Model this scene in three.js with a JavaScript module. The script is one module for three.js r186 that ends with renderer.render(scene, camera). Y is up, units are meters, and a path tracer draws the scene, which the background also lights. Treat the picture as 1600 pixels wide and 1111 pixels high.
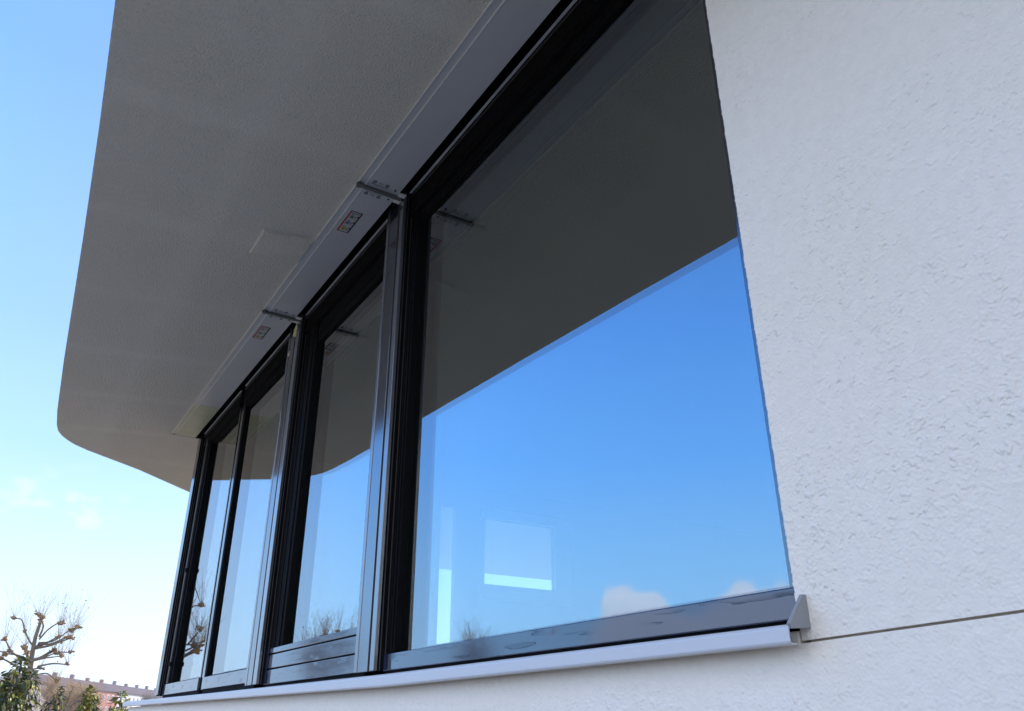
import * as THREE from 'three';
import { RoundedBoxGeometry } from 'three/addons/geometries/RoundedBoxGeometry.js';
import { mergeGeometries } from 'three/addons/utils/BufferGeometryUtils.js';
import { ImprovedNoise } from 'three/addons/math/ImprovedNoise.js';

// ───────────────────────── camera, sky, sun, exposure ─────────────────────────
const scene = new THREE.Scene();
const camera = new THREE.PerspectiveCamera(48.65, 1600 / 1111, 0.05, 3000);
camera.position.set(0, 1.6, 1.0);
camera.up.set(0.35790755, 0.90636243, 0.22452025);
camera.lookAt(camera.position.clone().add(new THREE.Vector3(-0.76265914, 0.42248161, -0.48975538)));

const EXPOSURE = 1.0;
const SUN_DIR = new THREE.Vector3(-0.14, 0.58, -0.82).normalize();
const SUN_INTENSITY = 5.0;

const noise = new ImprovedNoise();
const clamp = (x, a = 0, b = 1) => Math.min(b, Math.max(a, x));
const smooth = (a, b, x) => { const t = clamp((x - a) / (b - a)); return t * t * (3 - 2 * t); };
const lerp = (a, b, t) => a + (b - a) * t;
function fbm(x, y, z, n = 5) {
  let s = 0, a = 0.5, f = 1;
  for (let i = 0; i < n; i++) { s += a * noise.noise(x * f, y * f, z * f); a *= 0.5; f *= 2.03; }
  return s;
}
function table(rows, e) {
  for (let i = 1; i < rows.length; i++) if (e <= rows[i][0]) {
    const t = (e - rows[i - 1][0]) / (rows[i][0] - rows[i - 1][0]);
    return [1, 2, 3].map(k => lerp(rows[i - 1][k], rows[i][k], t));
  }
  return rows[rows.length - 1].slice(1);
}
// clear winter air: pale towards the sun's side and the horizon, deeper blue opposite the sun
const SIDE = [[-90, .5, .55, .6], [0, 1.15, 1.3, 1.45], [5, 1.0, 1.25, 1.5], [10, .80, 1.1, 1.5], [16, .58, .93, 1.5], [24, .44, .75, 1.4], [40, .30, .58, 1.3], [90, .15, .33, .9]];
const FAR = [[-90, .5, .55, .6], [0, 1.05, 1.7, 2.6], [5, .88, 1.76, 3.0], [10, .69, 1.6, 3.1], [17, .42, 1.26, 3.1], [27, .285, .92, 2.65], [40, .22, .62, 1.75], [90, .15, .33, .9]];
function skyColor(x, y, z) {
  const el = THREE.MathUtils.radToDeg(Math.asin(clamp(y, -1, 1)));
  const h = Math.hypot(x, z) || 1e-6, c = z / h;
  const az = THREE.MathUtils.radToDeg(Math.atan2(x, z));
  const a = table(SIDE, el), b = table(FAR, el), w = smooth(0, 0.55, c);
  const pale = 1 + 0.35 * smooth(0, 1, -c);
  let col = [0, 1, 2].map(k => lerp(a[k] * pale, b[k], w));
  if (y > 0) {
    // fair-weather cumulus banks; few on the left, more of them on the sky behind the photographer
    const back = smooth(-36, -26, az) * smooth(125, 95, az);
    const p = [x * 5, y * 9, z * 5];
    const n = fbm(p[0] + 7.3, p[1] + 2.1, p[2] - 4.2, 6) + 0.28 * fbm(p[0] * 4 + 1, p[1] * 4, p[2] * 4, 4);
    const deep = smooth(-36, -28, az);
    const height = lerp(8, 62, deep);
    const cover = back * (1 - smooth(height * 0.55, height, el)) * lerp(0.30, 0.34, deep);
    let d = smooth(0.0, 0.10, n + cover - 0.14) * (back > 0 ? 1 : 0) * deep;
    // the low cumulus seen in the largest pane
    const mz = -180 - az;
    if (mz < -126 && mz > -150) {
      const tops = [[-150, 0, 0, 0], [-143, 7.6, 0, 0], [-140, 8.6, 0, 0], [-138, 8.7, 0, 0], [-136.6, 7.4, 0, 0], [-135.4, 6.6, 0, 0], [-134, 7.4, 0, 0], [-132.6, 8.6, 0, 0], [-130.4, 8.9, 0, 0], [-129.2, 8.2, 0, 0], [-128.3, 6.4, 0, 0], [-127, 1, 0, 0]];
      const th = table(tops, mz)[0] + 1.7 * fbm(x * 26, y * 30, z * 26, 5);
      d = Math.max(d, smooth(0, 0.8, th - el));
    }
    // two thin wisps low on the left
    const wisp = smooth(5.0, 0.8, Math.abs(az + 92.3)) * smooth(3.4, 0.6, Math.abs(el - 12.4));
    const nw = fbm(x * 22 + 3, y * 40 + 9, z * 22, 5);
    const dw = smooth(0.05, 0.3, nw + 0.25 * wisp - 0.12) * wisp * 0.42;
    const lit = clamp(0.5 + 0.5 * (el / Math.max(height, 1)) + 0.8 * n);
    const cl = [lerp(lerp(1.0, 1.6, lit), lerp(1.15, 2.2, lit), deep), lerp(lerp(1.25, 1.9, lit), lerp(1.27, 2.34, lit), deep), lerp(lerp(1.8, 2.6, lit), lerp(1.45, 2.55, lit), deep)];
    col = col.map((v, k) => lerp(v, cl[k], d * 0.92));
    col = col.map((v, k) => lerp(v, [1.15, 1.15, 1.2][k], dw));
  }
  return col;
}
{
  const W = 2048, H = 1024, data = new Float32Array(W * H * 4);
  for (let j = 0; j < H; j++) {
    const v = (j + 0.5) / H, phi = (v - 0.5) * Math.PI, y = Math.sin(phi), r = Math.cos(phi);
    for (let i = 0; i < W; i++) {
      const th = ((i + 0.5) / W - 0.5) * 2 * Math.PI;
      const c = skyColor(r * Math.cos(th), y, r * Math.sin(th)), o = (j * W + i) * 4;
      data[o] = c[0]; data[o + 1] = c[1]; data[o + 2] = c[2]; data[o + 3] = 1;
    }
  }
  const t = new THREE.DataTexture(data, W, H, THREE.RGBAFormat, THREE.FloatType);
  t.mapping = THREE.EquirectangularReflectionMapping; t.magFilter = t.minFilter = THREE.LinearFilter;
  t.wrapS = THREE.RepeatWrapping; t.needsUpdate = true;
  scene.background = t; scene.environment = t;
}
const sun = new THREE.DirectionalLight(new THREE.Color(1.0, 0.93, 0.82), SUN_INTENSITY);
sun.position.copy(SUN_DIR).multiplyScalar(120); sun.castShadow = true; sun.shadow.radius = 1;
sun.shadow.mapSize.set(4096, 4096);
Object.assign(sun.shadow.camera, { left: -60, right: 60, top: 60, bottom: -60, near: 1, far: 400 });
scene.add(sun); scene.add(sun.target);

// ───────────────────────── helpers ─────────────────────────
let seed = 20231;
function rnd() { seed = (seed * 1664525 + 1013904223) >>> 0; return seed / 4294967296; }
const rr = (a, b) => a + (b - a) * rnd();
const taken = {};
function numbered(name) {
  const n = taken[name] = (taken[name] ?? -1) + 1;
  return n ? `${name}_${String(n).padStart(3, '0')}` : name;
}
function tag(o, label, category, group, kind) {
  o.userData.label = label;
  if (category) o.userData.category = category;
  if (group) o.userData.group = group;
  if (kind) o.userData.kind = kind;
  return o;
}
function thing(name, label, category, pos = [0, 0, 0], group) {
  const g = new THREE.Group(); g.name = numbered(name); g.position.set(...pos);
  scene.add(g); return tag(g, label, category, group);
}
function mesh(name, geo, mat, parent = scene) {
  const m = new THREE.Mesh(geo, mat); m.name = parent === scene ? numbered(name) : name;
  m.castShadow = m.receiveShadow = true; parent.add(m); return m;
}
function ground(name, geo, mat, label) {
  const m = mesh(name, geo, mat); m.userData.kind = 'structure'; m.userData.label = label; return m;
}
function strip(g) { for (const k of Object.keys(g.attributes)) if (!['position', 'normal', 'uv'].includes(k)) g.deleteAttribute(k); return g.index ? g.toNonIndexed() : g; }
const join = list => mergeGeometries(list.map(strip));
// a bar with softened edges between two corners
function bar(x0, x1, y0, y1, z0, z1, r = 0.0015) {
  const w = x1 - x0, h = y1 - y0, d = z1 - z0, rad = Math.min(r, w * .45, h * .45, d * .45);
  const g = new RoundedBoxGeometry(w, h, d, 2, rad);
  const p = g.attributes.position, n = g.attributes.normal, uv = new Float32Array(p.count * 2);
  for (let i = 0; i < p.count; i++) {
    const X = p.getX(i) + (x0 + x1) / 2, Y = p.getY(i) + (y0 + y1) / 2, Z = p.getZ(i) + (z0 + z1) / 2;
    const ax = Math.abs(n.getX(i)), ay = Math.abs(n.getY(i)), az = Math.abs(n.getZ(i));
    uv[2 * i] = ax > ay && ax > az ? Z : X; uv[2 * i + 1] = ay > ax && ay > az ? Z : Y;
  }
  g.setAttribute('uv', new THREE.BufferAttribute(uv, 2));
  g.translate((x0 + x1) / 2, (y0 + y1) / 2, (z0 + z1) / 2);
  return g;
}
function surface(positions, index, uvs) {
  const g = new THREE.BufferGeometry();
  g.setAttribute('position', new THREE.Float32BufferAttribute(positions, 3));
  g.setAttribute('uv', new THREE.Float32BufferAttribute(uvs, 2));
  g.setIndex(index); g.computeVertexNormals(); return g;
}
function dataTex(n, fn, srgb, rep = 1) {
  const d = new Uint8Array(n * n * 4);
  for (let j = 0; j < n; j++) for (let i = 0; i < n; i++) {
    const c = fn(i / n, j / n), o = (j * n + i) * 4;
    for (let k = 0; k < 3; k++) d[o + k] = clamp(Array.isArray(c) ? c[k] : c) * 255;
    d[o + 3] = 255;
  }
  const t = new THREE.DataTexture(d, n, n, THREE.RGBAFormat);
  t.wrapS = t.wrapT = THREE.RepeatWrapping; t.magFilter = THREE.LinearFilter; t.minFilter = THREE.LinearMipmapLinearFilter; t.generateMipmaps = true;
  if (srgb) t.colorSpace = THREE.SRGBColorSpace;
  t.repeat.set(rep, rep); t.needsUpdate = true; return t;
}
// noise that tiles over the unit square (two turns of a torus blended)
function tile(u, v, f, s = 0, n = 4) {
  const a = fbm(u * f, v * f, s, n), b = fbm((u - 1) * f, v * f, s, n), c = fbm(u * f, (v - 1) * f, s, n), d = fbm((u - 1) * f, (v - 1) * f, s, n);
  const x = smooth(0.75, 1, u), y = smooth(0.75, 1, v);
  return lerp(lerp(a, b, x), lerp(c, d, x), y);
}

// ───────────────────────── materials ─────────────────────────
// scraped render: grains standing proud with torn, sideways pits
const plasterBump = dataTex(1024, (u, v) => {
  const grain = tile(u, v, 210, 1.7, 2), mid = tile(u, v, 85, 2.9, 3), soft = tile(u, v, 20, 5.1, 3);
  const zone = smooth(-0.3, 0.25, tile(u, v, 6, 3.3, 3));
  const lump = smooth(0.02, 0.42, tile(u, v, 78, 9.4, 2)), tear = smooth(0.16, 0.44, tile(u, v, 95, 12.4, 2)) * zone;
  return clamp(0.42 + 0.22 * grain + 0.17 * mid + 0.12 * soft + 0.30 * lump * lerp(0.5, 1, zone) - 0.30 * tear);
});
const plasterTint = dataTex(512, (u, v) => {
  const n = 0.5 + 0.5 * tile(u, v, 5, 2.2, 5), g = tile(u, v, 90, 8.8, 3);
  const k = 0.97 + 0.022 * (n - 0.5) + 0.03 * g;
  return [k, k * lerp(0.985, 1, n), k * lerp(0.955, 1, n)];
}, true);
plasterBump.repeat.set(1 / 0.9, 1 / 0.9); plasterTint.repeat.set(1 / 1.7, 1 / 1.7);
const plaster = new THREE.MeshStandardMaterial({ color: new THREE.Color(0.88, 0.81, 0.74), roughness: 0.92, map: plasterTint, bumpMap: plasterBump, bumpScale: 0.0048 });
const soffitBump = dataTex(1024, (u, v) => clamp(0.5 + 0.5 * tile(u, v, 170, 4.7, 2) + 0.3 * tile(u, v, 70, 6.9, 3)));
soffitBump.repeat.set(1 / 0.7, 1 / 0.7);
const soffitMat = new THREE.MeshStandardMaterial({ color: new THREE.Color(0.81, 0.77, 0.725), roughness: 0.95, map: plasterTint, bumpMap: soffitBump, bumpScale: 0.011 });

const smear = dataTex(512, (u, v) => {
  const s = smooth(0.10, 0.42, tile(u, v * 0.55, 9, 4.1, 5)) * smooth(-0.1, 0.25, tile(u, v, 3, 8.0, 3));
  return clamp(0.22 + 0.7 * s + 0.05 * tile(u, v, 70, 2, 2));
});
smear.repeat.set(1 / 0.8, 1 / 0.25);
// dried wipe marks that keep the paint from shining
const wiped = dataTex(512, (u, v) => {
  const a = tile(u, v, 5, 14.2, 5), b = smooth(0.06, 0.09, a) * (1 - 0.55 * smooth(0.10, 0.15, a)) * (1 - smooth(0.26, 0.36, a)) * smooth(-0.1, 0.1, tile(u, v, 2.2, 3.0, 3)), c = smooth(0.3, 0.5, tile(u, v * .3, 40, 9.9, 3)) * .25;
  return clamp(1 - 0.85 * b - c);
});
wiped.repeat.set(1 / 1.1, 1 / 0.12); wiped.offset.set(0.35, 0.2);
const gloss = (r, g, b, ior, roughness, extra = {}) => new THREE.MeshPhysicalMaterial({ color: new THREE.Color(r, g, b), roughness, ior, metalness: 0, ...extra });
const frameGloss = gloss(0.014, 0.021, 0.044, 1.78, 0.34, { roughnessMap: smear, specularColorMap: wiped });
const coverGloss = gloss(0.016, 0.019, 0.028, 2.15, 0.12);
const blackFrame = gloss(0.006, 0.006, 0.0065, 1.4, 0.75, { specularIntensity: 0.13 });
const rubber = gloss(0.005, 0.005, 0.006, 1.45, 0.85, { specularIntensity: 0.3 });
const edgeAlu = new THREE.MeshStandardMaterial({ color: new THREE.Color(0.86, 0.84, 0.82), roughness: 0.4 });
const brownEdge = new THREE.MeshStandardMaterial({ color: new THREE.Color(0.07, 0.06, 0.06), roughness: 0.4, metalness: 0.3 });
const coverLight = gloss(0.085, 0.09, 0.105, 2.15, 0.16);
const sillMat = gloss(0.53, 0.53, 0.56, 1.5, 0.32);
const capMat = gloss(0.27, 0.275, 0.29, 1.5, 0.45);
const stripMat = gloss(0.55, 0.56, 0.59, 1.5, 0.38);
const darkAlu = new THREE.MeshStandardMaterial({ color: new THREE.Color(0.11, 0.11, 0.11), roughness: 0.5 });
const clipMat = new THREE.MeshStandardMaterial({ color: new THREE.Color(0.75, 0.75, 0.74), roughness: 0.4, metalness: 0.2 });
const GLASS_IOR = 2.55;
const glassOuter = new THREE.MeshPhysicalMaterial({ color: new THREE.Color(0.80, 0.88, 0.84), transmission: 1, thickness: 0, roughness: 0, ior: GLASS_IOR });
const glassInner = new THREE.MeshPhysicalMaterial({ color: new THREE.Color(0.78, 0.87, 0.82), transmission: 1, thickness: 0, roughness: 0, ior: GLASS_IOR });
const clearGlass = new THREE.MeshPhysicalMaterial({ color: new THREE.Color(0.58, 0.63, 0.62), transmission: 1, thickness: 0, roughness: 0, ior: 1.5 });
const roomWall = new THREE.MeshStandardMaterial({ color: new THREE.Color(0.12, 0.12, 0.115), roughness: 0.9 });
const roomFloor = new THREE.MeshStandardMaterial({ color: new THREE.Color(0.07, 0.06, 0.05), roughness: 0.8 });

// ───────────────────────── ground ─────────────────────────
const earthMap = dataTex(512, (u, v) => {
  const n = 0.5 + 0.5 * tile(u, v, 8, 1.1, 5), g = 0.5 + 0.5 * tile(u, v, 60, 6.1, 3);
  return [lerp(0.46, 0.64, n) * lerp(.85, 1.1, g), lerp(0.43, 0.55, n) * lerp(.85, 1.1, g), lerp(0.29, 0.42, n) * lerp(.85, 1.1, g)];
}, true, 1 / 6);
const pavingMap = dataTex(512, (u, v) => {
  const n = 0.5 + 0.5 * tile(u, v, 6, 4.4, 5), g = 0.5 + 0.5 * tile(u, v, 90, 2.6, 3), k = lerp(0.39, 0.46, n) * lerp(.88, 1.1, g);
  return [k * 1.05, k, k * 0.92];
}, true, 1 / 3);
function flat(x0, x1, z0, z1, y) {
  return surface([x0, y, z0, x1, y, z0, x1, y, z1, x0, y, z1], [0, 2, 1, 0, 3, 2], [x0, z0, x1, z0, x1, z1, x0, z1]);
}
ground('ground', flat(-1500, 1500, -1500, 1500, 0), new THREE.MeshStandardMaterial({ map: earthMap, roughness: 1 }), 'dry winter grass and bare earth around the house');
ground('paving', flat(-9.5, 6, 0, 9, 0.004), new THREE.MeshStandardMaterial({ map: pavingMap, roughness: 0.9 }), 'grey paved strip in front of the window wall');

ground('yard', flat(-34, -9.5, -24, 24, 0.004), new THREE.MeshStandardMaterial({ color: new THREE.Color(3.5, 2.8, 2.0), map: pavingMap, roughness: 0.95 }), 'pale gravel yard left of the house');

// ───────────────────────── the house: walls ─────────────────────────
const EDGE = -0.79, jointY = x => 1.7045 + 0.033 * (x + 0.79);
{
  const wall = thing('plaster_wall', 'white rough plastered house wall with a horizontal joint right of and below the windows', 'wall');
  // upper right field, its left edge ragged as thrown render is
  const pos = [], idx = [], uv = [], rows = 900, y1 = 3.60, ring = 5;
  for (let j = 0; j <= rows; j++) {
    const t = j / rows, y = lerp(jointY(EDGE) , y1, t), jag = 0.0016 * noise.noise(y * 160, 3.1, 0) + 0.0014 * noise.noise(y * 420, 7.7, 2) + 0.0012 * noise.noise(y * 55, 1.7, 5);
    const yR = lerp(jointY(3), y1, t);
    const cols = [[EDGE + 0.001, -0.30], [EDGE + jag * .6, -0.006], [EDGE + jag + 0.0012, -0.0016], [EDGE + jag + 0.004, 0], [3, 0]];
    cols.forEach(([x, z], k) => { const yy = k === 4 ? yR : y; pos.push(x, yy, z); uv.push(x + (k < 2 ? z : 0), yy); });
    if (j < rows) for (let k = 0; k < ring - 1; k++) { const a = j * ring + k; idx.push(a, a + 1, a + ring, a + 1, a + ring + 1, a + ring); }
  }
  // underside of the field, the upper lip of the joint
  const b = pos.length / 3;
  pos.push(EDGE, jointY(EDGE), -0.3, 3, jointY(3), -0.3, 3, jointY(3), 0, EDGE + .004, jointY(EDGE), 0); uv.push(EDGE, 0, 3, 0, 3, .3, EDGE, .3);
  idx.push(b, b + 1, b + 2, b, b + 2, b + 3);
  mesh('upper_wall', surface(pos, idx, uv), plaster, wall);
  // lower field, 4 mm of joint below the upper one, lower still under the sill
  const g = 0.0034, L = -6.6, lo = [], li = [], lu = [];
  const prof = [[L, 1.7045], [-0.87, 1.7045], [-0.87, 1.7185], [EDGE - 0.001, 1.7185], [EDGE - 0.001, jointY(EDGE) - g], [3, jointY(3) - g]];
  const shape = new THREE.Shape(); shape.moveTo(L, -0.3); prof.forEach(p => shape.lineTo(...p)); shape.lineTo(3, -0.3);
  const lowG = new THREE.ExtrudeGeometry(shape, { depth: 0.3 - 0.003, bevelEnabled: true, bevelThickness: 0.003, bevelSize: 0.0015, bevelOffset: -0.0015, bevelSegments: 2 });
  lowG.translate(0, 0, -0.3);
  mesh('lower_wall', lowG, plaster, wall);
  mesh('wall_joint', bar(EDGE + .010, 3, 1.66, 1.86, -0.28, -0.010, 0.001), new THREE.MeshStandardMaterial({ color: new THREE.Color(0.48, 0.43, 0.37), roughness: 1 }), wall);
}

// ───────────────────────── the house: roof overhang ─────────────────────────
const SY = 3.43, soffitY = z => SY - 0.08 * Math.max(0, (z - 0.2) / 0.88);
const outline = (() => {
  const raw = [[4, 1.35], [-1.831, 1.077], [-2.369, 1.047], [-3.135, 1.011], [-4.475, .955], [-5.35, .912], [-5.66, .889], [-5.80, .869], [-5.91, .835], [-6.00, .795], [-6.09, .745], [-6.218, .650], [-6.679, .235], [-7.173, -.250]];
  return raw;
})();
{
  const roof = thing('roof_overhang', 'wide pale plastered roof overhang with rounded far corner above the windows', 'roof');
  const at = (x, z) => [x, soffitY(z), z];
  function sheet(contour, holes = []) {
    const s = new THREE.Shape(contour.map(p => new THREE.Vector2(...p)));
    holes.forEach(h => s.holes.push(new THREE.Path(h.map(p => new THREE.Vector2(...p)))));
    const g = new THREE.ShapeGeometry(s), p = g.attributes.position, uv = [];
    for (let i = 0; i < p.count; i++) { const x = p.getX(i), z = p.getY(i); uv.push(x, z); p.setXYZ(i, ...at(x, z)); }
    g.setAttribute('uv', new THREE.Float32BufferAttribute(uv, 2)); g.computeVertexNormals();
    if (g.attributes.normal.getY(0) > 0) { const ix = g.index.array; for (let i = 0; i < ix.length; i += 3) [ix[i], ix[i + 1]] = [ix[i + 1], ix[i]]; g.computeVertexNormals(); }
    return g;
  }
  // where the outline crosses z = 0.2
  const k = outline.findIndex(p => p[1] < 0.2), A = outline[k - 1], B = outline[k], t = (A[1] - 0.2) / (A[1] - B[1]), cx = lerp(A[0], B[0], t);
  const outer = [...outline.slice(0, k), [cx, 0.2], [4, 0.2]];
  const inner = [[4, 0.2], [cx, 0.2], ...outline.slice(k), [-9.4, -2.72], [-9.4, -8.6], [4, -8.6]];
  const hole = [[-5.632, -0.30], [EDGE, -0.30], [EDGE, 0.193], [-5.632, 0.193]];
  mesh('soffit', join([sheet(outer), sheet(inner, [hole])]), soffitMat, roof);
  // the edge board, with a small drip radius, and the roof on top
  const edge = [...outline, [-9.4, -2.72], [-9.4, -8.6], [4, -8.6], [4, 1.35]];
  const pos = [], idx = [], uv = []; let run = 0;
  edge.forEach(([x, z], i) => {
    if (i) run += Math.hypot(x - edge[i - 1][0], z - edge[i - 1][1]);
    [soffitY(z), 3.80].forEach(y => { pos.push(x, y, z); uv.push(run, y); });
    if (i) { const a = 2 * i - 2; idx.push(a, a + 1, a + 2, a + 1, a + 3, a + 2); }
  });
  mesh('edge_board', surface(pos, idx, uv), soffitMat, roof);
  const top = new THREE.ShapeGeometry(new THREE.Shape(edge.map(p => new THREE.Vector2(...p)))); top.rotateX(Math.PI / 2); top.translate(0, 3.80, 0);
  mesh('roof_covering', top, new THREE.MeshStandardMaterial({ color: new THREE.Color(0.18, 0.18, 0.18), roughness: 0.9 }), roof);
  // plastered-over inspection patch, standing 3 mm proud
  const patch = surface([
    -2.985, SY - .0005, .405, -2.782, SY - .0005, .405, -2.782, SY - .0005, .198, -2.985, SY - .0005, .198,
    -2.978, SY - .0105, .398, -2.789, SY - .0105, .398, -2.789, SY - .0105, .198, -2.978, SY - .0105, .198].map((v, i) => i % 3 === 1 ? v - 0.08 * Math.max(0, 0) : v),
    [0, 1, 5, 0, 5, 4, 1, 2, 6, 1, 6, 5, 3, 0, 4, 3, 4, 7, 4, 5, 6, 4, 6, 7], [-2.985, .405, -2.782, .405, -2.782, .2, -2.985, .2, -2.978, .398, -2.789, .398, -2.789, .2, -2.978, .2]);
  { const p = patch.attributes.position; for (let i = 0; i < p.count; i++) p.setY(i, p.getY(i) - SY + soffitY(p.getZ(i))); patch.deleteAttribute('normal'); }
  const pg = patch.toNonIndexed(); pg.computeVertexNormals();
  mesh('inspection_patch', pg, soffitMat, roof);
  // black inside of the blind box above the slot
  mesh('blind_recess', join([bar(-5.632, EDGE, 3.60, 3.62, -0.30, 0.30), bar(-5.632, EDGE, 3.44, 3.60, 0.20, 0.215), bar(-5.66, -5.633, 3.44, 3.62, -0.3, 0.3)]), rubber, roof);
}

// ───────────────────────── the room behind the glass ─────────────────────────
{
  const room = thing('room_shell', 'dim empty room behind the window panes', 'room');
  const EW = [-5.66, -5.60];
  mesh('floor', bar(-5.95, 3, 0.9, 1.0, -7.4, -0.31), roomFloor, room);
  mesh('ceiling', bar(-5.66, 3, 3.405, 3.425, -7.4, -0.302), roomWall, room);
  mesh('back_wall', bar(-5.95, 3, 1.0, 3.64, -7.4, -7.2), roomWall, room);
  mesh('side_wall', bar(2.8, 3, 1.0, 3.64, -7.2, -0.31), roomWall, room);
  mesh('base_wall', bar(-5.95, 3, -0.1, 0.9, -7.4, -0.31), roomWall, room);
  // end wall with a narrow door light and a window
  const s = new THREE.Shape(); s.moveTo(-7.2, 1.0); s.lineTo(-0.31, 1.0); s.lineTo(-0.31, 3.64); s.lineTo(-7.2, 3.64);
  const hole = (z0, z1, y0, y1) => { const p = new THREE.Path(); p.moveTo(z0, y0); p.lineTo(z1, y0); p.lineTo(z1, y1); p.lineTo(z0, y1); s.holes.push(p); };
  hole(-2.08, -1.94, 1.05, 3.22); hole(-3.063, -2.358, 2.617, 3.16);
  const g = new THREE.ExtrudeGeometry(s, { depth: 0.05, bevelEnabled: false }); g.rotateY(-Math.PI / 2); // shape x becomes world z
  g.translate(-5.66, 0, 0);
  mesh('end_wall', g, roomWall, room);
  const lining = new THREE.MeshStandardMaterial({ color: new THREE.Color(0.6, 0.6, 0.6), roughness: 0.6 });
  mesh('window_lining', join([bar(-5.66, -5.645, 3.16, 3.24, -3.24, -2.33), bar(-5.66, -5.645, 2.50, 3.16, -3.24, -3.063), bar(-5.66, -5.645, 2.50, 2.617, -3.063, -2.33)]), lining, room);
  const pane = new THREE.PlaneGeometry(0.8, 0.6); pane.rotateY(Math.PI / 2); pane.translate(-5.69, 2.89, -2.71);
  mesh('pane', pane, clearGlass, room);
  const p2 = new THREE.PlaneGeometry(0.2, 2.3); p2.rotateY(Math.PI / 2); p2.translate(-5.69, 2.12, -2.01);
  mesh('pane', p2, clearGlass, room);
}

// ───────────────────────── the ribbon of windows ─────────────────────────
function sheetPane(x0, x1, y0, y1, z) {
  const g = new THREE.PlaneGeometry(x1 - x0, y1 - y0); g.translate((x0 + x1) / 2, (y0 + y1) / 2, z); return g;
}
const GZ = -0.052, GAP = 0.027;
// x0..x1 clear opening between the posts; stileL the width of the left stile; rails = heights of the bottom rails
function windowUnit(label, { x0, x1, glassL, glassR, glassB, glassT, rails, headT = 3.455, headB = 3.345, sash }) {
  const w = thing('window', label, 'window', [0, 0, 0], 'windows side by side in the house wall');
  rails.forEach(([a, b]) => mesh('bottom_rail', bar(x0, x1, a, b, -0.085, -0.020, 0.0025), frameGloss, w));
  mesh('seal', bar(x0, x1, 1.695, rails[rails.length - 1][1] - 0.004, -0.10, -0.030, 0.0005), rubber, w);
  mesh('head_rail', join([bar(x0, x1, headB, headT + 0.12, -0.095, -0.020, 0.002), bar(x0, x1, headB + 0.012, headB + 0.03, -0.02, -0.016, 0.001)]), blackFrame, w);
  mesh('drip_edge', bar(x0, x1, headT - 0.0045, headT - 0.0015, -0.0205, -0.0110, 0.001), edgeAlu, w);
  mesh('cover_edge', bar(x0, x1, headT - 0.026, headT - 0.017, -0.0205, -0.0165, 0.001), brownEdge, w);
  mesh('glazing_bead', join([
    bar(x0, x1, glassT, headB, -0.095, -0.040, 0.0015),
    bar(x0, x1, glassT + (headB - glassT) * .35, glassT + (headB - glassT) * .7, -0.040, -0.0365, 0.001),
    bar(x0, x1, rails[0][1], glassB, -0.085, -0.045, 0.001)]), blackFrame, w);
  if (glassL > x0 + 0.004) mesh('stile', join([bar(x0, glassL, rails[0][1], headB, -0.095, -0.030, 0.0015), bar(x0 + (glassL - x0) * .3, x0 + (glassL - x0) * .42, rails[0][1], headB, -0.030, -0.0265, 0.001),
    bar(x0 + (glassL - x0) * .62, x0 + (glassL - x0) * .82, rails[0][1], headB, -0.030, -0.025, 0.001)]), blackFrame, w);
  if (glassR < x1 - 0.004) mesh('stile', bar(glassR, x1, rails[0][1], headB, -0.095, -0.030, 0.0015), coverGloss, w);
  mesh('outer_pane', sheetPane(glassL - .004, glassR + .004, glassB - .004, glassT + .004, GZ), glassOuter, w);
  mesh('inner_pane', sheetPane(glassL - .004, glassR + .004, glassB - .004, glassT + .004, GZ - GAP), glassInner, w);
  const e = 0.006;
  mesh('spacer', join([bar(glassL - .003, glassL + e, glassB, glassT, GZ - GAP + .002, GZ - .002, .0005), bar(glassL, glassR, glassB - .003, glassB + e, GZ - GAP + .002, GZ - .002, .0005), bar(glassL, glassR, glassT - e, glassT + .003, GZ - GAP + .002, GZ - .002, .0005)]), rubber, w);
  return w;
}
windowUnit('largest, rightmost window mirroring soffit above and blue sky below, beside the plaster wall', { x0: -2.302, x1: -0.70, glassL: -2.249, glassR: -0.8185, glassB: 1.787, glassT: 3.303, rails: [[1.737, 1.784]] });
windowUnit('tall window with three stepped bottom rails between the two broad posts', { x0: -3.488, x1: -2.455, glassL: -3.322, glassR: -2.50, glassB: 1.886, glassT: 3.237, rails: [[1.858, 1.880], [1.801, 1.854], [1.742, 1.797]].reverse().reverse() });
windowUnit('window pane right of the slim post, mirroring sky and a bent soffit edge', { x0: -4.568, x1: -3.65, glassL: -4.566, glassR: -3.70, glassB: 1.826, glassT: 3.325, rails: [[1.758, 1.817]] });
windowUnit('narrow leftmost window mirroring a bare pollarded tree beside the corner post', { x0: -5.60, x1: -4.66, glassL: -5.40, glassR: -4.68, glassB: 1.826, glassT: 3.330, rails: [[1.757, 1.819]] });

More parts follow.
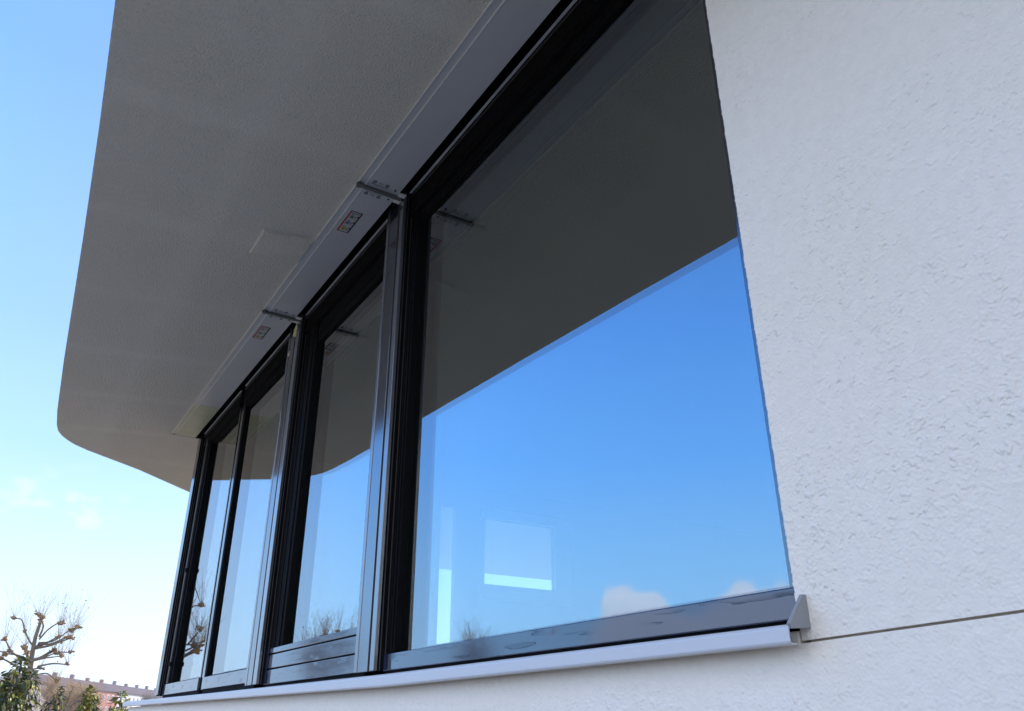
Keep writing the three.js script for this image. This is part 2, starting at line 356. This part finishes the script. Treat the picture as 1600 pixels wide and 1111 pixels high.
// posts between them: two cover strips with a groove, on a black body with guide grooves on its side
function post(label, xl, a, b, xr, y0, y1, lean) {
  const p = thing('window_post', label, 'post', [0, 0, 0], 'broad posts between the windows');
  const shear = g => { const q = g.attributes.position; for (let i = 0; i < q.count; i++) q.setX(i, q.getX(i) + lean * (q.getY(i) - y0) / (y1 - y0)); return g; };
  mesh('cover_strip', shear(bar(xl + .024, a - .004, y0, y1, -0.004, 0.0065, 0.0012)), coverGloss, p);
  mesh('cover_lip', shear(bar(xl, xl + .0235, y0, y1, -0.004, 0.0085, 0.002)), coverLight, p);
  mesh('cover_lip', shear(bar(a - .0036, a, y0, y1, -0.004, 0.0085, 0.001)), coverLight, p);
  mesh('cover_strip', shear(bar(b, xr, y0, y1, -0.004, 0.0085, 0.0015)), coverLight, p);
  mesh('post_body', shear(join([bar(xl + .004, xr - .002, y0, y1, -0.14, -0.006, 0.001), bar(xl + .002, xr - .002, y0, y1, -0.075, -0.066, 0.001)])), blackFrame, p);
  mesh('guide_lip', shear(join([bar(xr - .006, xr - .001, y0, y1, -0.0135, -0.010, 0.0006), bar(xr - .006, xr, y0, y1, -0.030, -0.0265, 0.0006)])), brownEdge, p);
  return p;
}
post('broad dark post left of the largest window, two glossy strips with a groove', -2.455, -2.350, -2.334, -2.304, 1.738, 3.452, 0);
post('broad dark post left of the three-railed window, with a scrap of yellow tape', -3.655, -3.556, -3.540, -3.490, 1.744, 3.455, 0);
{
  const p = thing('slim_post', 'slim dark post dividing the two leftmost panes', 'post');
  mesh('cover_strip', bar(-4.648, -4.600, 1.757, 3.345, -0.040, -0.034, 0.001), coverGloss, p);
  mesh('post_body', bar(-4.675, -4.570, 1.757, 3.45, -0.12, -0.041, 0.001), blackFrame, p);
  mesh('side_face', bar(-4.600, -4.570, 1.757, 3.45, -0.041, -0.036, 0.001), blackFrame, p);
  const c = thing('corner_post', 'dark corner post at the far left end of the windows', 'post');
  mesh('cover_strip', bar(-5.70, -5.612, 1.760, 3.452, -0.006, 0, 0.0012), coverGloss, c);
  mesh('post_body', bar(-5.696, -5.600, 1.755, 3.62, -0.31, -0.010, 0.001), blackFrame, c);
  mesh('guide_lip', join([bar(-5.604, -5.598, 1.757, 3.45, -0.0135, -0.010, 0.0006), bar(-5.604, -5.597, 1.757, 3.45, -0.024, -0.021, 0.0006)]), brownEdge, c);
  const r = thing('guide_rod', 'thin vertical grey rod with two clips in front of the leftmost window frame', 'rod');
  mesh('rod', new THREE.CylinderGeometry(0.0055, 0.0055, 1.56, 10).translate(-5.462, 2.60, -0.018), darkAlu, r);
  for (const y of [2.49, 1.93]) mesh('clip', bar(-5.478, -5.448, y - .012, y + .012, -0.028, -0.009, 0.002), rubber, r);
}

// ───────────────────────── sill ─────────────────────────
{
  const sill = thing('window_sill', 'long pale metal window sill with folded front edge and upturned end plate', 'sill');
  const st = [[-0.773, 1.7235, 1.6970], [-2.13, 1.7205, 1.6885], [-4.2, 1.7275, 1.6980], [-4.215, 1.7275, 1.6980], [-6.60, 1.7390, 1.7090]];
  // folded sheet: back under the frame, front nose, lip, small return
  const prof = (yt, yb) => [[-0.05, yt + .010], [0.034, yt + .0012], [0.0385, yt + .0004], [0.0420, yt - .0025], [0.0432, yt - .0060], [0.0432, yb + .0045], [0.0420, yb + .0016], [0.0385, yb], [0.0290, yb], [0.0290, yb + .0018], [0.0380, yb + .0022], [0.0408, yb + .006], [0.0408, yt - .006], [0.034, yt - .002], [-0.05, yt + .007]];
  const build = list => {
    const pos = [], idx = [], uv = [];
    list.forEach(([x, yt, yb], i) => {
      const P = prof(yt, yb), n = P.length;
      P.forEach(([z, y], k) => { pos.push(x, y, z); uv.push(x, k * .01); });
      if (i) for (let k = 0; k < n; k++) { const a = (i - 1) * n + k, b = (i - 1) * n + (k + 1) % n; idx.push(a, b, a + n, b, b + n, a + n); }
      if (i === 0 || i === list.length - 1) { const b = i * n; for (let k = 0; k < 7; k++) { const m = n - 1 - k; if (k + 1 < m - 1 + 1) idx.push(b + k, b + k + 1, b + m, b + k + 1, b + m - 1, b + m); } }
    });
    const g = surface(pos, idx, uv).toNonIndexed(); g.computeVertexNormals(); return g;
  };
  mesh('sill_sheet', build(st.slice(0, 3)), sillMat, sill);
  mesh('sill_sheet', build([[-4.203, 1.7277, 1.6983], st[4]]), sillMat, sill);
  // end plate: upright on the wall, sloping down to the nose
  const s = new THREE.Shape(); s.moveTo(0.0435, 1.7245); s.lineTo(0.0065, 1.7660); s.lineTo(-0.03, 1.7670); s.lineTo(-0.03, 1.7225); s.lineTo(0.040, 1.7190);
  const g = new THREE.ExtrudeGeometry(s, { depth: 0.005, bevelEnabled: true, bevelThickness: 0.0008, bevelSize: 0.0008, bevelSegments: 2 });
  g.rotateY(-Math.PI / 2); g.translate(-0.7685, 0, 0);
  mesh('end_plate', g, capMat, sill);
}

// ───────────────────────── strip of blind-box covers in the soffit ─────────────────────────
const stainMap = dataTex(256, (u, v) => {
  const n = 0.5 + 0.5 * tile(u, v, 4, 3.7, 4), k = 0.96 + 0.06 * (n - .5);
  return [k, k, k];
}, true);
stripMat.map = stainMap;
const tarnished = gloss(0.56, 0.57, 0.455, 1.5, 0.45, { map: dataTex(256, (u, v) => {
  const n = 0.5 + 0.5 * tile(u, v, 5, 6.3, 5), f = smooth(.62, .75, 0.5 + 0.6 * tile(u, v, 40, 1.1, 3));
  return [lerp(.80, 1, n) - .12 * f, lerp(.82, 1, n) - .12 * f, lerp(.72, 1, n) - .1 * f];
}, true, 2) });
function cover(label, x0, x1, mat = stripMat) {
  const c = thing('blind_cover', label, 'panel', [0, 0, 0], 'metal cover panels along the soffit');
  mesh('panel', bar(x0, x1, 3.4215, 3.4255, 0.036, 0.166, 0.0006), mat, c);
  mesh('trim_strip', bar(x0, x1, 3.4240, 3.4292, 0.1685, 0.1935, 0.0006), mat, c);
  mesh('outer_lip', bar(x0, x1, 3.4215, 3.4292, 0.1935, 0.1955, 0.0006), edgeAlu, c);
  mesh('edge_lip', bar(x0, x1, 3.4195, 3.4290, 0.1660, 0.1685, 0.0004), edgeAlu, c);
  mesh('upstand', bar(x0, x1, 3.4255, 3.50, 0.0365, 0.039, 0.0004), rubber, c);
  return c;
}
cover('cover panel above the largest window, between right bracket and plaster wall', -2.308, EDGE);
cover('cover panel between the two brackets, carrying the nearer warning sticker', -3.488, -2.316);
cover('cover panel left of the far bracket, carrying the farther warning sticker', -4.95, -3.504);
cover('tarnished greenish end of the cover strip at the far corner', -5.628, -4.9515, tarnished);
{
  const e = thing('end_seal', 'dark thin seal line closing the tarnished far end of the cover strip', 'seal');
  mesh('seal_line', bar(-5.637, -5.629, 3.4225, 3.4285, 0.0, 0.1965, 0.001), rubber, e);
}
function bracket(label, x) {
  const b = thing('bracket', label, 'bracket', [0, 0, 0], 'dark brackets across the cover strip');
  mesh('arm', bar(x - .008, x + .008, 3.4105, 3.4210, 0.018, 0.196, 0.002), darkAlu, b);
  mesh('arm_end', new THREE.CylinderGeometry(0.0125, 0.0125, 0.010, 18).translate(x, 3.4165, 0.187), darkAlu, b);
  for (const s of [-1, 1]) mesh('clip', bar(x + s * .0215 - .0105, x + s * .0215 + .0105, 3.4140, 3.4205, 0.010, 0.037, 0.001), clipMat, b);
  for (const s of [-1, 1]) mesh('screw', new THREE.CylinderGeometry(0.0035, 0.0035, 0.004, 10).translate(x + s * .032, 3.4205, 0.056), rubber, b);
}
bracket('nearer dark bracket arm across the cover strip, at the post beside the largest window', -2.312);
bracket('farther dark bracket arm across the cover strip, at the post with yellow tape', -3.496);
// printed marks beside each bracket (two small pictograms joined by a line)
function markTexture(flip) {
  const c = document.createElement('canvas'); c.width = 256; c.height = 96;
  const q = c.getContext('2d'); q.clearRect(0, 0, 256, 96);
  if (flip) { q.translate(256, 96); q.rotate(Math.PI); }
  q.strokeStyle = q.fillStyle = '#15151a'; q.lineWidth = 11;
  for (const x of [48, 208]) {
    q.beginPath(); q.arc(x, 34, 18, 0, 7); q.stroke();
    q.beginPath(); q.arc(x + 3, 34, 7, 0, 7); q.fill();
    q.fillRect(x - 5, 52, 10, 14);
  }
  q.fillRect(20, 70, 216, 7);
  q.font = 'bold 40px sans-serif'; q.textAlign = 'center'; q.fillText('2\u00b72', 128, 48);
  const t = new THREE.CanvasTexture(c); t.colorSpace = THREE.SRGBColorSpace; return t;
}
const markMat = [false, true].map(f => new THREE.MeshStandardMaterial({ map: markTexture(f), transparent: true, roughness: 0.6 }));
function flatDecal(w, d, x, z, y, turn) { const g = new THREE.PlaneGeometry(w, d); g.rotateX(Math.PI / 2); g.rotateY(turn); g.translate(x, y, z); return g; }
for (const [x, who] of [[-2.312, 'nearer'], [-3.496, 'farther']])
  for (const s of [1, -1])
    tag(mesh('printed_mark', flatDecal(0.080, 0.036, x + s * 0.036, 0.118, 3.4212, Math.PI / 2), markMat[s > 0 ? 0 : 1]), `small black printed mark on the cover panel ${s > 0 ? 'right' : 'left'} of the ${who} bracket`, 'mark', 'printed marks beside the brackets');
// warning stickers
function stickerTexture(v) {
  const c = document.createElement('canvas'); c.width = 320; c.height = 128;
  const q = c.getContext('2d'); q.fillStyle = '#b5b3b6'; q.fillRect(0, 0, 320, 128);
  q.fillStyle = '#15151a'; q.fillRect(0, 0, 320, 8); q.fillRect(0, 112, 320, 16); q.fillRect(308, 0, 12, 128); q.fillRect(0, 0, 10, 128);
  q.fillStyle = '#a3142a'; q.fillRect(0, 0, 320, 18); q.fillRect(0, 96, 12, 32);
  const cols = v ? ['#b9893a', '#3f7f78', '#8a8a90'] : ['#a99a2e', '#77749a', '#57806f'];
  cols.forEach((k, i) => {
    const x = 30 + i * 92; q.fillStyle = k; q.fillRect(x, 30, 46, 40);
    q.fillStyle = '#2a2a30'; q.fillRect(x + 52, 28, 6, 36); q.fillRect(x + 8, 40, 18, 8); q.fillRect(x + 14, 52, 20, 6);
    q.fillRect(x + 6, 78, 30, 5); q.fillRect(x + 6, 88, 40, 5); q.fillRect(x + 28, 100, 26, 18);
  });
  q.fillStyle = '#3a3a44'; q.fillRect(284, 24, 10, 80);
  const t = new THREE.CanvasTexture(c); t.colorSpace = THREE.SRGBColorSpace; return t;
}
[[-2.565, 0.124, 'nearer bracket', 0], [-3.737, 0.130, 'farther bracket', 1]].forEach(([x, z, who, v]) => {
  const g = new THREE.BoxGeometry(0.162, 0.0006, 0.052);
  const side = new THREE.MeshStandardMaterial({ color: 0xc9c7c9, roughness: 0.6 });
  const s = thing('sticker', `small white warning sticker with red and black border, left of the ${who}`, 'sticker', [0, 0, 0], 'warning stickers on the cover strip');
  mesh('sticker_sheet', g.translate(x, 3.4209, z), side, s);
  mesh('print', flatDecal(0.160, 0.050, x, z, 3.4204, 0), new THREE.MeshStandardMaterial({ map: stickerTexture(v), roughness: 0.55 }), s);
});
// scrap of yellow tape on the second post
{
  const pts = [[-3.512, 3.420, .003], [-3.535, 3.398, .008], [-3.562, 3.380, .007], [-3.590, 3.350, .004], [-3.618, 3.310, .003], [-3.632, 3.275, .008]], w = [.014, .030, .034, .026, .014, .004];
  const pos = [], idx = [], uv = [];
  pts.forEach(([x, y, z], i) => { pos.push(x - w[i] * .6, y + w[i] * .7, z + .002, x + w[i] * .6, y - w[i] * .7, z); uv.push(0, i, 1, i); if (i) { const a = 2 * i - 2; idx.push(a, a + 1, a + 2, a + 1, a + 3, a + 2); } });
  tag(mesh('tape_scrap', surface(pos, idx, uv), new THREE.MeshStandardMaterial({ color: new THREE.Color(0.72, 0.66, 0.36), roughness: 0.7, side: THREE.DoubleSide })), 'torn scrap of pale yellow tape stuck on the post below the farther bracket', 'tape');
}

// ───────────────────────── vegetation ─────────────────────────
const bark = new THREE.MeshStandardMaterial({ color: new THREE.Color(0.13, 0.10, 0.065), roughness: 0.95 });
const knuckle = new THREE.MeshStandardMaterial({ color: new THREE.Color(0.27, 0.16, 0.08), roughness: 0.95 });
const twigMat = new THREE.MeshStandardMaterial({ color: new THREE.Color(0.24, 0.16, 0.11), roughness: 0.95 });
// tapered limb along a smooth curve
function limb(points, r0, r1, sides = 7, steps = 10) {
  const cv = new THREE.CatmullRomCurve3(points.map(p => new THREE.Vector3(...p))), g = new THREE.TubeGeometry(cv, steps, 1, sides, false), p = g.attributes.position;
  for (let i = 0; i <= steps; i++) {
    const c = cv.getPointAt(i / steps), r = lerp(r0, r1, i / steps);
    for (let k = 0; k <= sides; k++) { const q = i * (sides + 1) + k, n = 1 + 0.12 * noise.noise(p.getX(q) * 9, p.getY(q) * 9, p.getZ(q) * 9); p.setXYZ(q, c.x + (p.getX(q) - c.x) * r * n, c.y + (p.getY(q) - c.y) * r * n, c.z + (p.getZ(q) - c.z) * r * n); }
  }
  g.computeVertexNormals(); return g;
}
// a fine three-sided twig
function twig(list, a, b, r) {
  const d = new THREE.Vector3().subVectors(b, a), u = new THREE.Vector3(d.z, 0, -d.x); if (u.lengthSq() < 1e-6) u.set(1, 0, 0); u.normalize();
  const v = new THREE.Vector3().crossVectors(d, u).normalize(), o = list.pos.length / 3;
  for (const [c, k] of [[a, r], [b, r * .35]]) for (let i = 0; i < 3; i++) { const t = i * 2.0944; list.pos.push(c.x + k * (Math.cos(t) * u.x + Math.sin(t) * v.x), c.y + k * (Math.cos(t) * u.y + Math.sin(t) * v.y), c.z + k * (Math.cos(t) * u.z + Math.sin(t) * v.z)); list.uv.push(0, 0); }
  for (let i = 0; i < 3; i++) { const j = (i + 1) % 3; list.idx.push(o + i, o + j, o + 3 + i, o + j, o + 3 + j, o + 3 + i); }
}
function knob(c, r) {
  const g = new THREE.IcosahedronGeometry(r, 2), p = g.attributes.position;
  for (let i = 0; i < p.count; i++) { const x = p.getX(i), y = p.getY(i), z = p.getZ(i), k = 1 + 0.9 * noise.noise(x / r * 1.7 + c.x, y / r * 1.7 + c.y, z / r * 1.7) + .5 * noise.noise(x / r * 4, y / r * 4, c.z + z / r * 4); p.setXYZ(i, c.x + x * k * 1.25, c.y + y * k * .85, c.z + z * k * 1.25); }
  g.computeVertexNormals(); return g;
}
// limbs as [start height, [sideways, up] ...] about the trunk, in metres; one unit to the right is away from +z
const POLLARD = [
  [[0, 4.05], [-.55, 4.25], [-.95, 4.30], [-1.35, 4.45]], [[-.75, 4.28], [-.92, 4.55], [-1.12, 4.85]], [[.02, 4.55], [-.25, 4.85], [-.5, 5.25], [-.72, 5.68], [-1.0, 5.72]],
  [[.12, 4.9], [.40, 5.35], [.78, 5.66], [.90, 5.68]], [[.12, 4.75], [.65, 4.85], [1.25, 5.36], [1.48, 5.45]], [[.1, 4.70], [.55, 4.72], [.9, 4.88], [1.15, 5.0]],
  [[.05, 4.05], [.52, 4.22], [.95, 4.42], [1.45, 4.45]], [[.02, 4.02], [.50, 4.15], [1.10, 4.25]], [[.30, 3.82], [.85, 3.96], [1.45, 3.95]],
  [[-.06, 3.62], [.25, 3.74], [.45, 3.76]], [[.05, 3.35], [.65, 3.55], [1.12, 3.25]], [[.1, 5.0], [.16, 5.45], [-.12, 5.95]]];
function pollard(label, x, z, scale, s, turn, twigLen, fine = 1) {
  seed = s;
  const t = thing('pollard_tree', label, 'tree', [x, 0, z], 'pollarded plane trees in a row'); t.rotation.y = turn;
  const wood = [limb([[0, 0, 0], [.03, 1.8, -.02], [-.03, 3.6, -.05], [.02, 4.4, .02], [.12, 5.0, .04], [.20, 5.55, .0]].map(p => p.map(v => v * scale)), .20 * scale, .06 * scale, 9, 18)], limbs = [], knobs = [], tw = { pos: [], idx: [], uv: [] };
  const ends = [[.20, 5.6, 0], [-.1, 3.9, .1], [.28, 5.72, -.05]];
  const addLimb = (pts, out) => {
    const n = pts.length; const q = pts.map(([u, y], i) => [out * (i / (n - 1)), y, u]);
    limbs.push(limb(q.map(p => p.map(v => v * scale)), .042 * scale, .022 * scale, 6, 12)); ends.push(q[n - 1]);
    if (n > 3) ends.push([q[2][0], q[2][1] - .05, q[2][2]]);
  };
  POLLARD.forEach(l => addLimb(l.map(([u, y]) => [-u, y]), rr(-.5, .5)));
  for (let k = 0; k < 9; k++) { const a = rr(0, 6.28), h = rr(3.5, 4.9), len = rr(.8, 1.4); const d = Math.cos(a) * len, e = Math.sin(a) * len; const q = [[0, h, 0], [d * .4, h + .12, e * .4], [d * .8, h + .35, e * .8], [d, h + .45, e]]; limbs.push(limb(q.map(p => p.map(v => v * scale)), .055 * scale, .028 * scale, 6, 10)); ends.push(q[3]); }
  for (const e of ends) {
    const c = new THREE.Vector3(...e).multiplyScalar(scale); knobs.push(knob(c, rr(.045, .085) * scale));
    for (let k = 0; k < 4; k++) knobs.push(knob(c.clone().add(new THREE.Vector3(rr(-.13, .13), rr(-.07, .1), rr(-.13, .13)).multiplyScalar(scale)), rr(.025, .055) * scale));
    for (let k = 0; k < 11; k++) {
      const sp = rr(.1, .75), an = rr(0, 6.28), L = twigLen * rr(.4, 1) * scale;
      const b = c.clone().add(new THREE.Vector3(Math.cos(an) * sp * L, L * Math.sqrt(1 - sp * sp * .8), Math.sin(an) * sp * L));
      const m = c.clone().lerp(b, .5).add(new THREE.Vector3(rr(-.05, .05), rr(-.02, .06), rr(-.05, .05)));
      twig(tw, c, m, .0052 * scale * fine); twig(tw, m, b, .0034 * scale * fine);
      if (rnd() < .6) { const m2 = c.clone().lerp(b, rr(.3, .8)); twig(tw, m2, m2.clone().add(new THREE.Vector3(rr(-.25, .25), rr(.1, .45), rr(-.25, .25))), .0035 * scale * fine); }
      if (rnd() < .05) knobs.push(knob(b.clone(), rr(.012, .028) * scale));
    }
  }
  mesh('trunk', join(wood), bark, t); const lm = mesh('limbs', join(limbs), bark, t);
  mesh('knuckles', join(knobs), knuckle, t);
  const cr = mesh('twigs', surface(tw.pos, tw.idx, tw.uv), twigMat, t); cr.userData.kind = 'stuff';
  return t;
}
// the tree left of the house in plain view; the three others show in the panes
pollard('bare pollarded tree with knobbly fists standing left of the house', -41, -1.05, 1.0, 11, 0, 1.9);
pollard('bare pollarded tree out of view, mirrored in the leftmost pane', -36, 5.35, 1.06, 23, 0.15, 1.7, 1.8);
pollard('bare pollarded tree out of view, mirrored low in the three-railed window', -35, 11.8, 0.885, 37, 1.2, 1.6, 2.0);
pollard('bare pollarded tree out of view, mirrored low in the largest window', -38, 20.9, 0.90, 51, 2.4, 1.9, 2.0);

// far bare trees: trunk, forking boughs, a haze of twigs
function bareTree(label, x, z, h, w, s, color) {
  seed = s;
  const t = thing('bare_tree', label, 'tree', [x, 0, z], 'bare trees in front of the far houses');
  const tw = { pos: [], idx: [], uv: [] }, boughs = [limb([[0, 0, 0], [rr(-.2, .2), h * .25, rr(-.2, .2)], [rr(-.3, .3), h * .55, rr(-.3, .3)]], h * .022, h * .012, 6, 6)];
  for (let k = 0; k < 16; k++) {
    const a = rr(0, 6.28), b0 = rr(.12, .5) * h, R = w * rr(.4, 1), top = Math.min(h * .95, b0 + h * rr(.2, .5));
    const e = new THREE.Vector3(Math.cos(a) * R, top, Math.sin(a) * R);
    boughs.push(limb([[0, b0, 0], [e.x * .5, lerp(b0, top, .45), e.z * .5], [e.x, top, e.z]], h * .010, h * .003, 5, 6));
    for (let i = 0; i < 130; i++) {
      const f = rr(.25, 1), p = new THREE.Vector3(e.x * f, lerp(b0, top, f), e.z * f), L = h * rr(.05, .16);
      const q = p.clone().add(new THREE.Vector3(rr(-1, 1) * L, rr(-.1, 1) * L, rr(-1, 1) * L));
      twig(tw, p, q, h * .0036);
      for (let j = 0; j < 2; j++) twig(tw, q, q.clone().add(new THREE.Vector3(rr(-.6, .6) * L, rr(0, .8) * L, rr(-.6, .6) * L)), h * .0028);
    }
  }
  mesh('trunk', join(boughs), bark, t);
  const cr = mesh('crown', surface(tw.pos, tw.idx, tw.uv), new THREE.MeshStandardMaterial({ color: new THREE.Color(...color), roughness: 1 }), t); cr.userData.kind = 'stuff';
}
const tawny = [.46, .29, .13], grey = [.30, .23, .18];
bareTree('dense tawny bare tree right of the pollarded tree, before the far houses', -105, -8.3, 6.3, 3.0, 71, tawny);
bareTree('broad tawny bare tree behind the middle of the far house row', -118, -11.4, 6.7, 2.7, 72, tawny);
bareTree('low bare tree at the left edge beside the tall dark shrub', -95, -1.8, 6.4, 3.4, 73, [.40, .26, .12]);
bareTree('thin grey bare tree beside the corner post, right of the far houses', -150, -24.8, 6.6, 1.6, 74, grey);

// laurel shrubs: long drooping leaves on upright shoots
const leafBase = (() => {
  const g = new THREE.BufferGeometry(), p = [], ix = [], n = 5;
  for (let i = 0; i <= n; i++) { const t = i / n, w = 0.20 * Math.sin(Math.PI * Math.pow(t, .8)) , y = -0.28 * t * t; p.push(-w, y + w * .35, t, 0, y, t, w, y + w * .35, t); if (i) { const a = 3 * i - 3; ix.push(a, a + 3, a + 1, a + 1, a + 3, a + 4, a + 1, a + 4, a + 2, a + 2, a + 4, a + 5); } }
  g.setAttribute('position', new THREE.Float32BufferAttribute(p, 3)); g.setAttribute('uv', new THREE.Float32BufferAttribute(p.filter((_, i) => i % 3 !== 1), 2)); g.setIndex(ix); g.computeVertexNormals(); return g;
})();
function leafMat(c) { return new THREE.MeshPhysicalMaterial({ color: new THREE.Color(...c), roughness: 0.42, transmission: 0.32, thickness: 0, side: THREE.DoubleSide }); }
const darkLeaf = leafMat([.030, .052, .010]), midLeaf = leafMat([.13, .15, .018]), yellowLeaf = leafMat([.36, .33, .03]);
function shrub(label, x, z, shoots, s, tones) {
  seed = s;
  const t = thing('laurel_shrub', label, 'shrub', [x, 0, z], 'evergreen shrubs at the lower left');
  const stems = [], sets = [[], [], []], M = new THREE.Matrix4(), Q = new THREE.Quaternion(), E = new THREE.Euler();
  for (const [dz, dx, h, r, n] of shoots) {
    stems.push(limb([[dx * .4, 0, dz * .4], [dx * .8, h * .5, dz * .8], [dx, h * .97, dz]], .018, .006, 5, 6));
    for (let i = 0; i < n * 2; i++) {
      const f = Math.pow(rnd(), .75), y = h * lerp(.35, 1, f), rad = r * Math.pow(1 - Math.pow(f, 2.2), .6) * Math.sqrt(rr(.1, 1)) , a = rr(0, 6.28), L = rr(.06, .10);
      E.set(rr(.1, 1.1) - (f > .93 ? .9 : 0), a, rr(-.5, .5), 'YXZ'); Q.setFromEuler(E);
      M.compose(new THREE.Vector3(dx + Math.sin(a) * rad, y, dz + Math.cos(a) * rad), Q, new THREE.Vector3(L * 1.05, L, L));
      const pick = rnd(), k = pick < tones[0] ? 0 : pick < tones[1] ? 1 : 2;
      sets[k].push(leafBase.clone().applyMatrix4(M));
    }
  }
  mesh('stems', join(stems), bark, t);
  sets.forEach((l, k) => { if (l.length) { const f = mesh('foliage', join(l), [darkLeaf, midLeaf, yellowLeaf][k], t); f.userData.kind = 'stuff'; } });
}
shrub('tall dark green laurel shrub in front of the pollarded tree at the lower left', -14, 0.42, [[0, 0, 2.46, .30, 420], [.22, .1, 2.25, .32, 380], [-.16, .15, 2.28, .26, 320], [.55, 0, 2.02, .36, 380], [.05, .3, 2.1, .4, 360], [.8, .2, 1.85, .35, 260]], 81, [.5, .82]);
shrub('low dark shrub shoot just right of the tall laurel', -14.1, -0.14, [[0, 0, 2.10, .15, 90], [-.06, .05, 1.98, .14, 70], [.08, .1, 1.9, .2, 110]], 82, [.7, .93]);
shrub('small yellow-green pointed shrub standing free left of the sill end', -13.6, -0.52, [[0, 0, 2.08, .17, 240], [.08, .08, 1.95, .16, 150], [-.09, -.05, 1.93, .15, 150]], 83, [.1, .55]);
shrub('small yellow-green pointed shrub partly behind the sill end', -13.6, -0.93, [[0, 0, 2.03, .15, 190], [.07, .08, 1.93, .15, 130], [-.1, -.05, 1.9, .15, 130]], 84, [.1, .5]);

// ───────────────────────── far row of flats ─────────────────────────
{
  const L = new THREE.Vector3(-212, 0, -9.0), Rr = new THREE.Vector3(-330, 0, -62), axis = Rr.clone().sub(L), len = axis.length(), ang = Math.atan2(-axis.z, axis.x);
  const b = thing('apartment_block', 'long far row of flats with brown tiled roof and pale and red facade', 'building', [L.x, 0, L.z]);
  b.rotation.y = ang; // local x along the row; the facade towards the photographer is on +z or -z
  const side = 1;     // local z of the facade seen
  const eave = 9.6, ridge = 11.9, depth = 10;
  const wallM = c => new THREE.MeshStandardMaterial({ color: new THREE.Color(...c), roughness: 0.9 });
  const white = wallM([.72, .66, .62]), red = wallM([.46, .17, .12]), pink = wallM([.70, .50, .44]);
  const sections = [[0, 14, pink], [14, 32, white], [32, 52, red], [52, 90, white], [90, len, pink]];
  sections.forEach(([a, c, m]) => mesh('facade', bar(a, c - .01, 0, eave, -depth / 2, depth / 2, .05), m, b));
  const roofM = new THREE.MeshStandardMaterial({ color: new THREE.Color(.12, .065, .055), roughness: 0.9 });
  const s = new THREE.Shape(); s.moveTo(-depth / 2 - .5, eave - .1); s.lineTo(0, ridge); s.lineTo(depth / 2 + .5, eave - .1); s.lineTo(depth / 2 + .5, eave + .1 - .35); s.lineTo(-depth / 2 - .5, eave + .1 - .35);
  const rg = new THREE.ExtrudeGeometry(s, { depth: len + 1, bevelEnabled: false }); rg.rotateY(Math.PI / 2); rg.translate(-.5, 0, 0);
  const roof = mesh('roof', rg, roofM, b);
  for (let i = 0; i < 11; i++) mesh('chimney', bar(5 + i * 11.5, 6.1 + i * 11.5, ridge - .6, ridge + .7 + (i % 3) * .12, -.4, .4, .03), wallM([.22, .13, .11]), roof);
  const glass = new THREE.MeshStandardMaterial({ color: new THREE.Color(.09, .10, .12), roughness: .2 }), trim = wallM([.78, .76, .73]);
  const wf = bar(-.75, .75, -.8, .8, 0, .10, .02), wp = bar(-.6, .6, -.65, .65, .10, .12, .01);
  for (const f of [-1, 1]) for (let st = 0; st < 3; st++) for (let i = 0; i < 32; i++) {
    if (f === -1 && i % 2) continue;
    const x = 3 + i * 4.0; if (x > len - 2) continue;
    const w = mesh('window', wf, trim, b); w.position.set(x, 2.0 + st * 2.9, f * depth / 2); if (f < 0) w.rotation.y = Math.PI;
    mesh('pane', wp, glass, w);
  }
}

scene.fog = new THREE.FogExp2(new THREE.Color(0.95, 0.97, 1.0), 0.0007);   // thin winter haze

// ───────────────────────── draw ─────────────────────────
const renderer = new THREE.WebGLRenderer({ antialias: true });
renderer.setSize(1024, 711);
renderer.toneMapping = THREE.LinearToneMapping; renderer.toneMappingExposure = EXPOSURE;
renderer.shadowMap.enabled = true; renderer.shadowMap.type = THREE.PCFSoftShadowMap;
renderer.render(scene, camera);
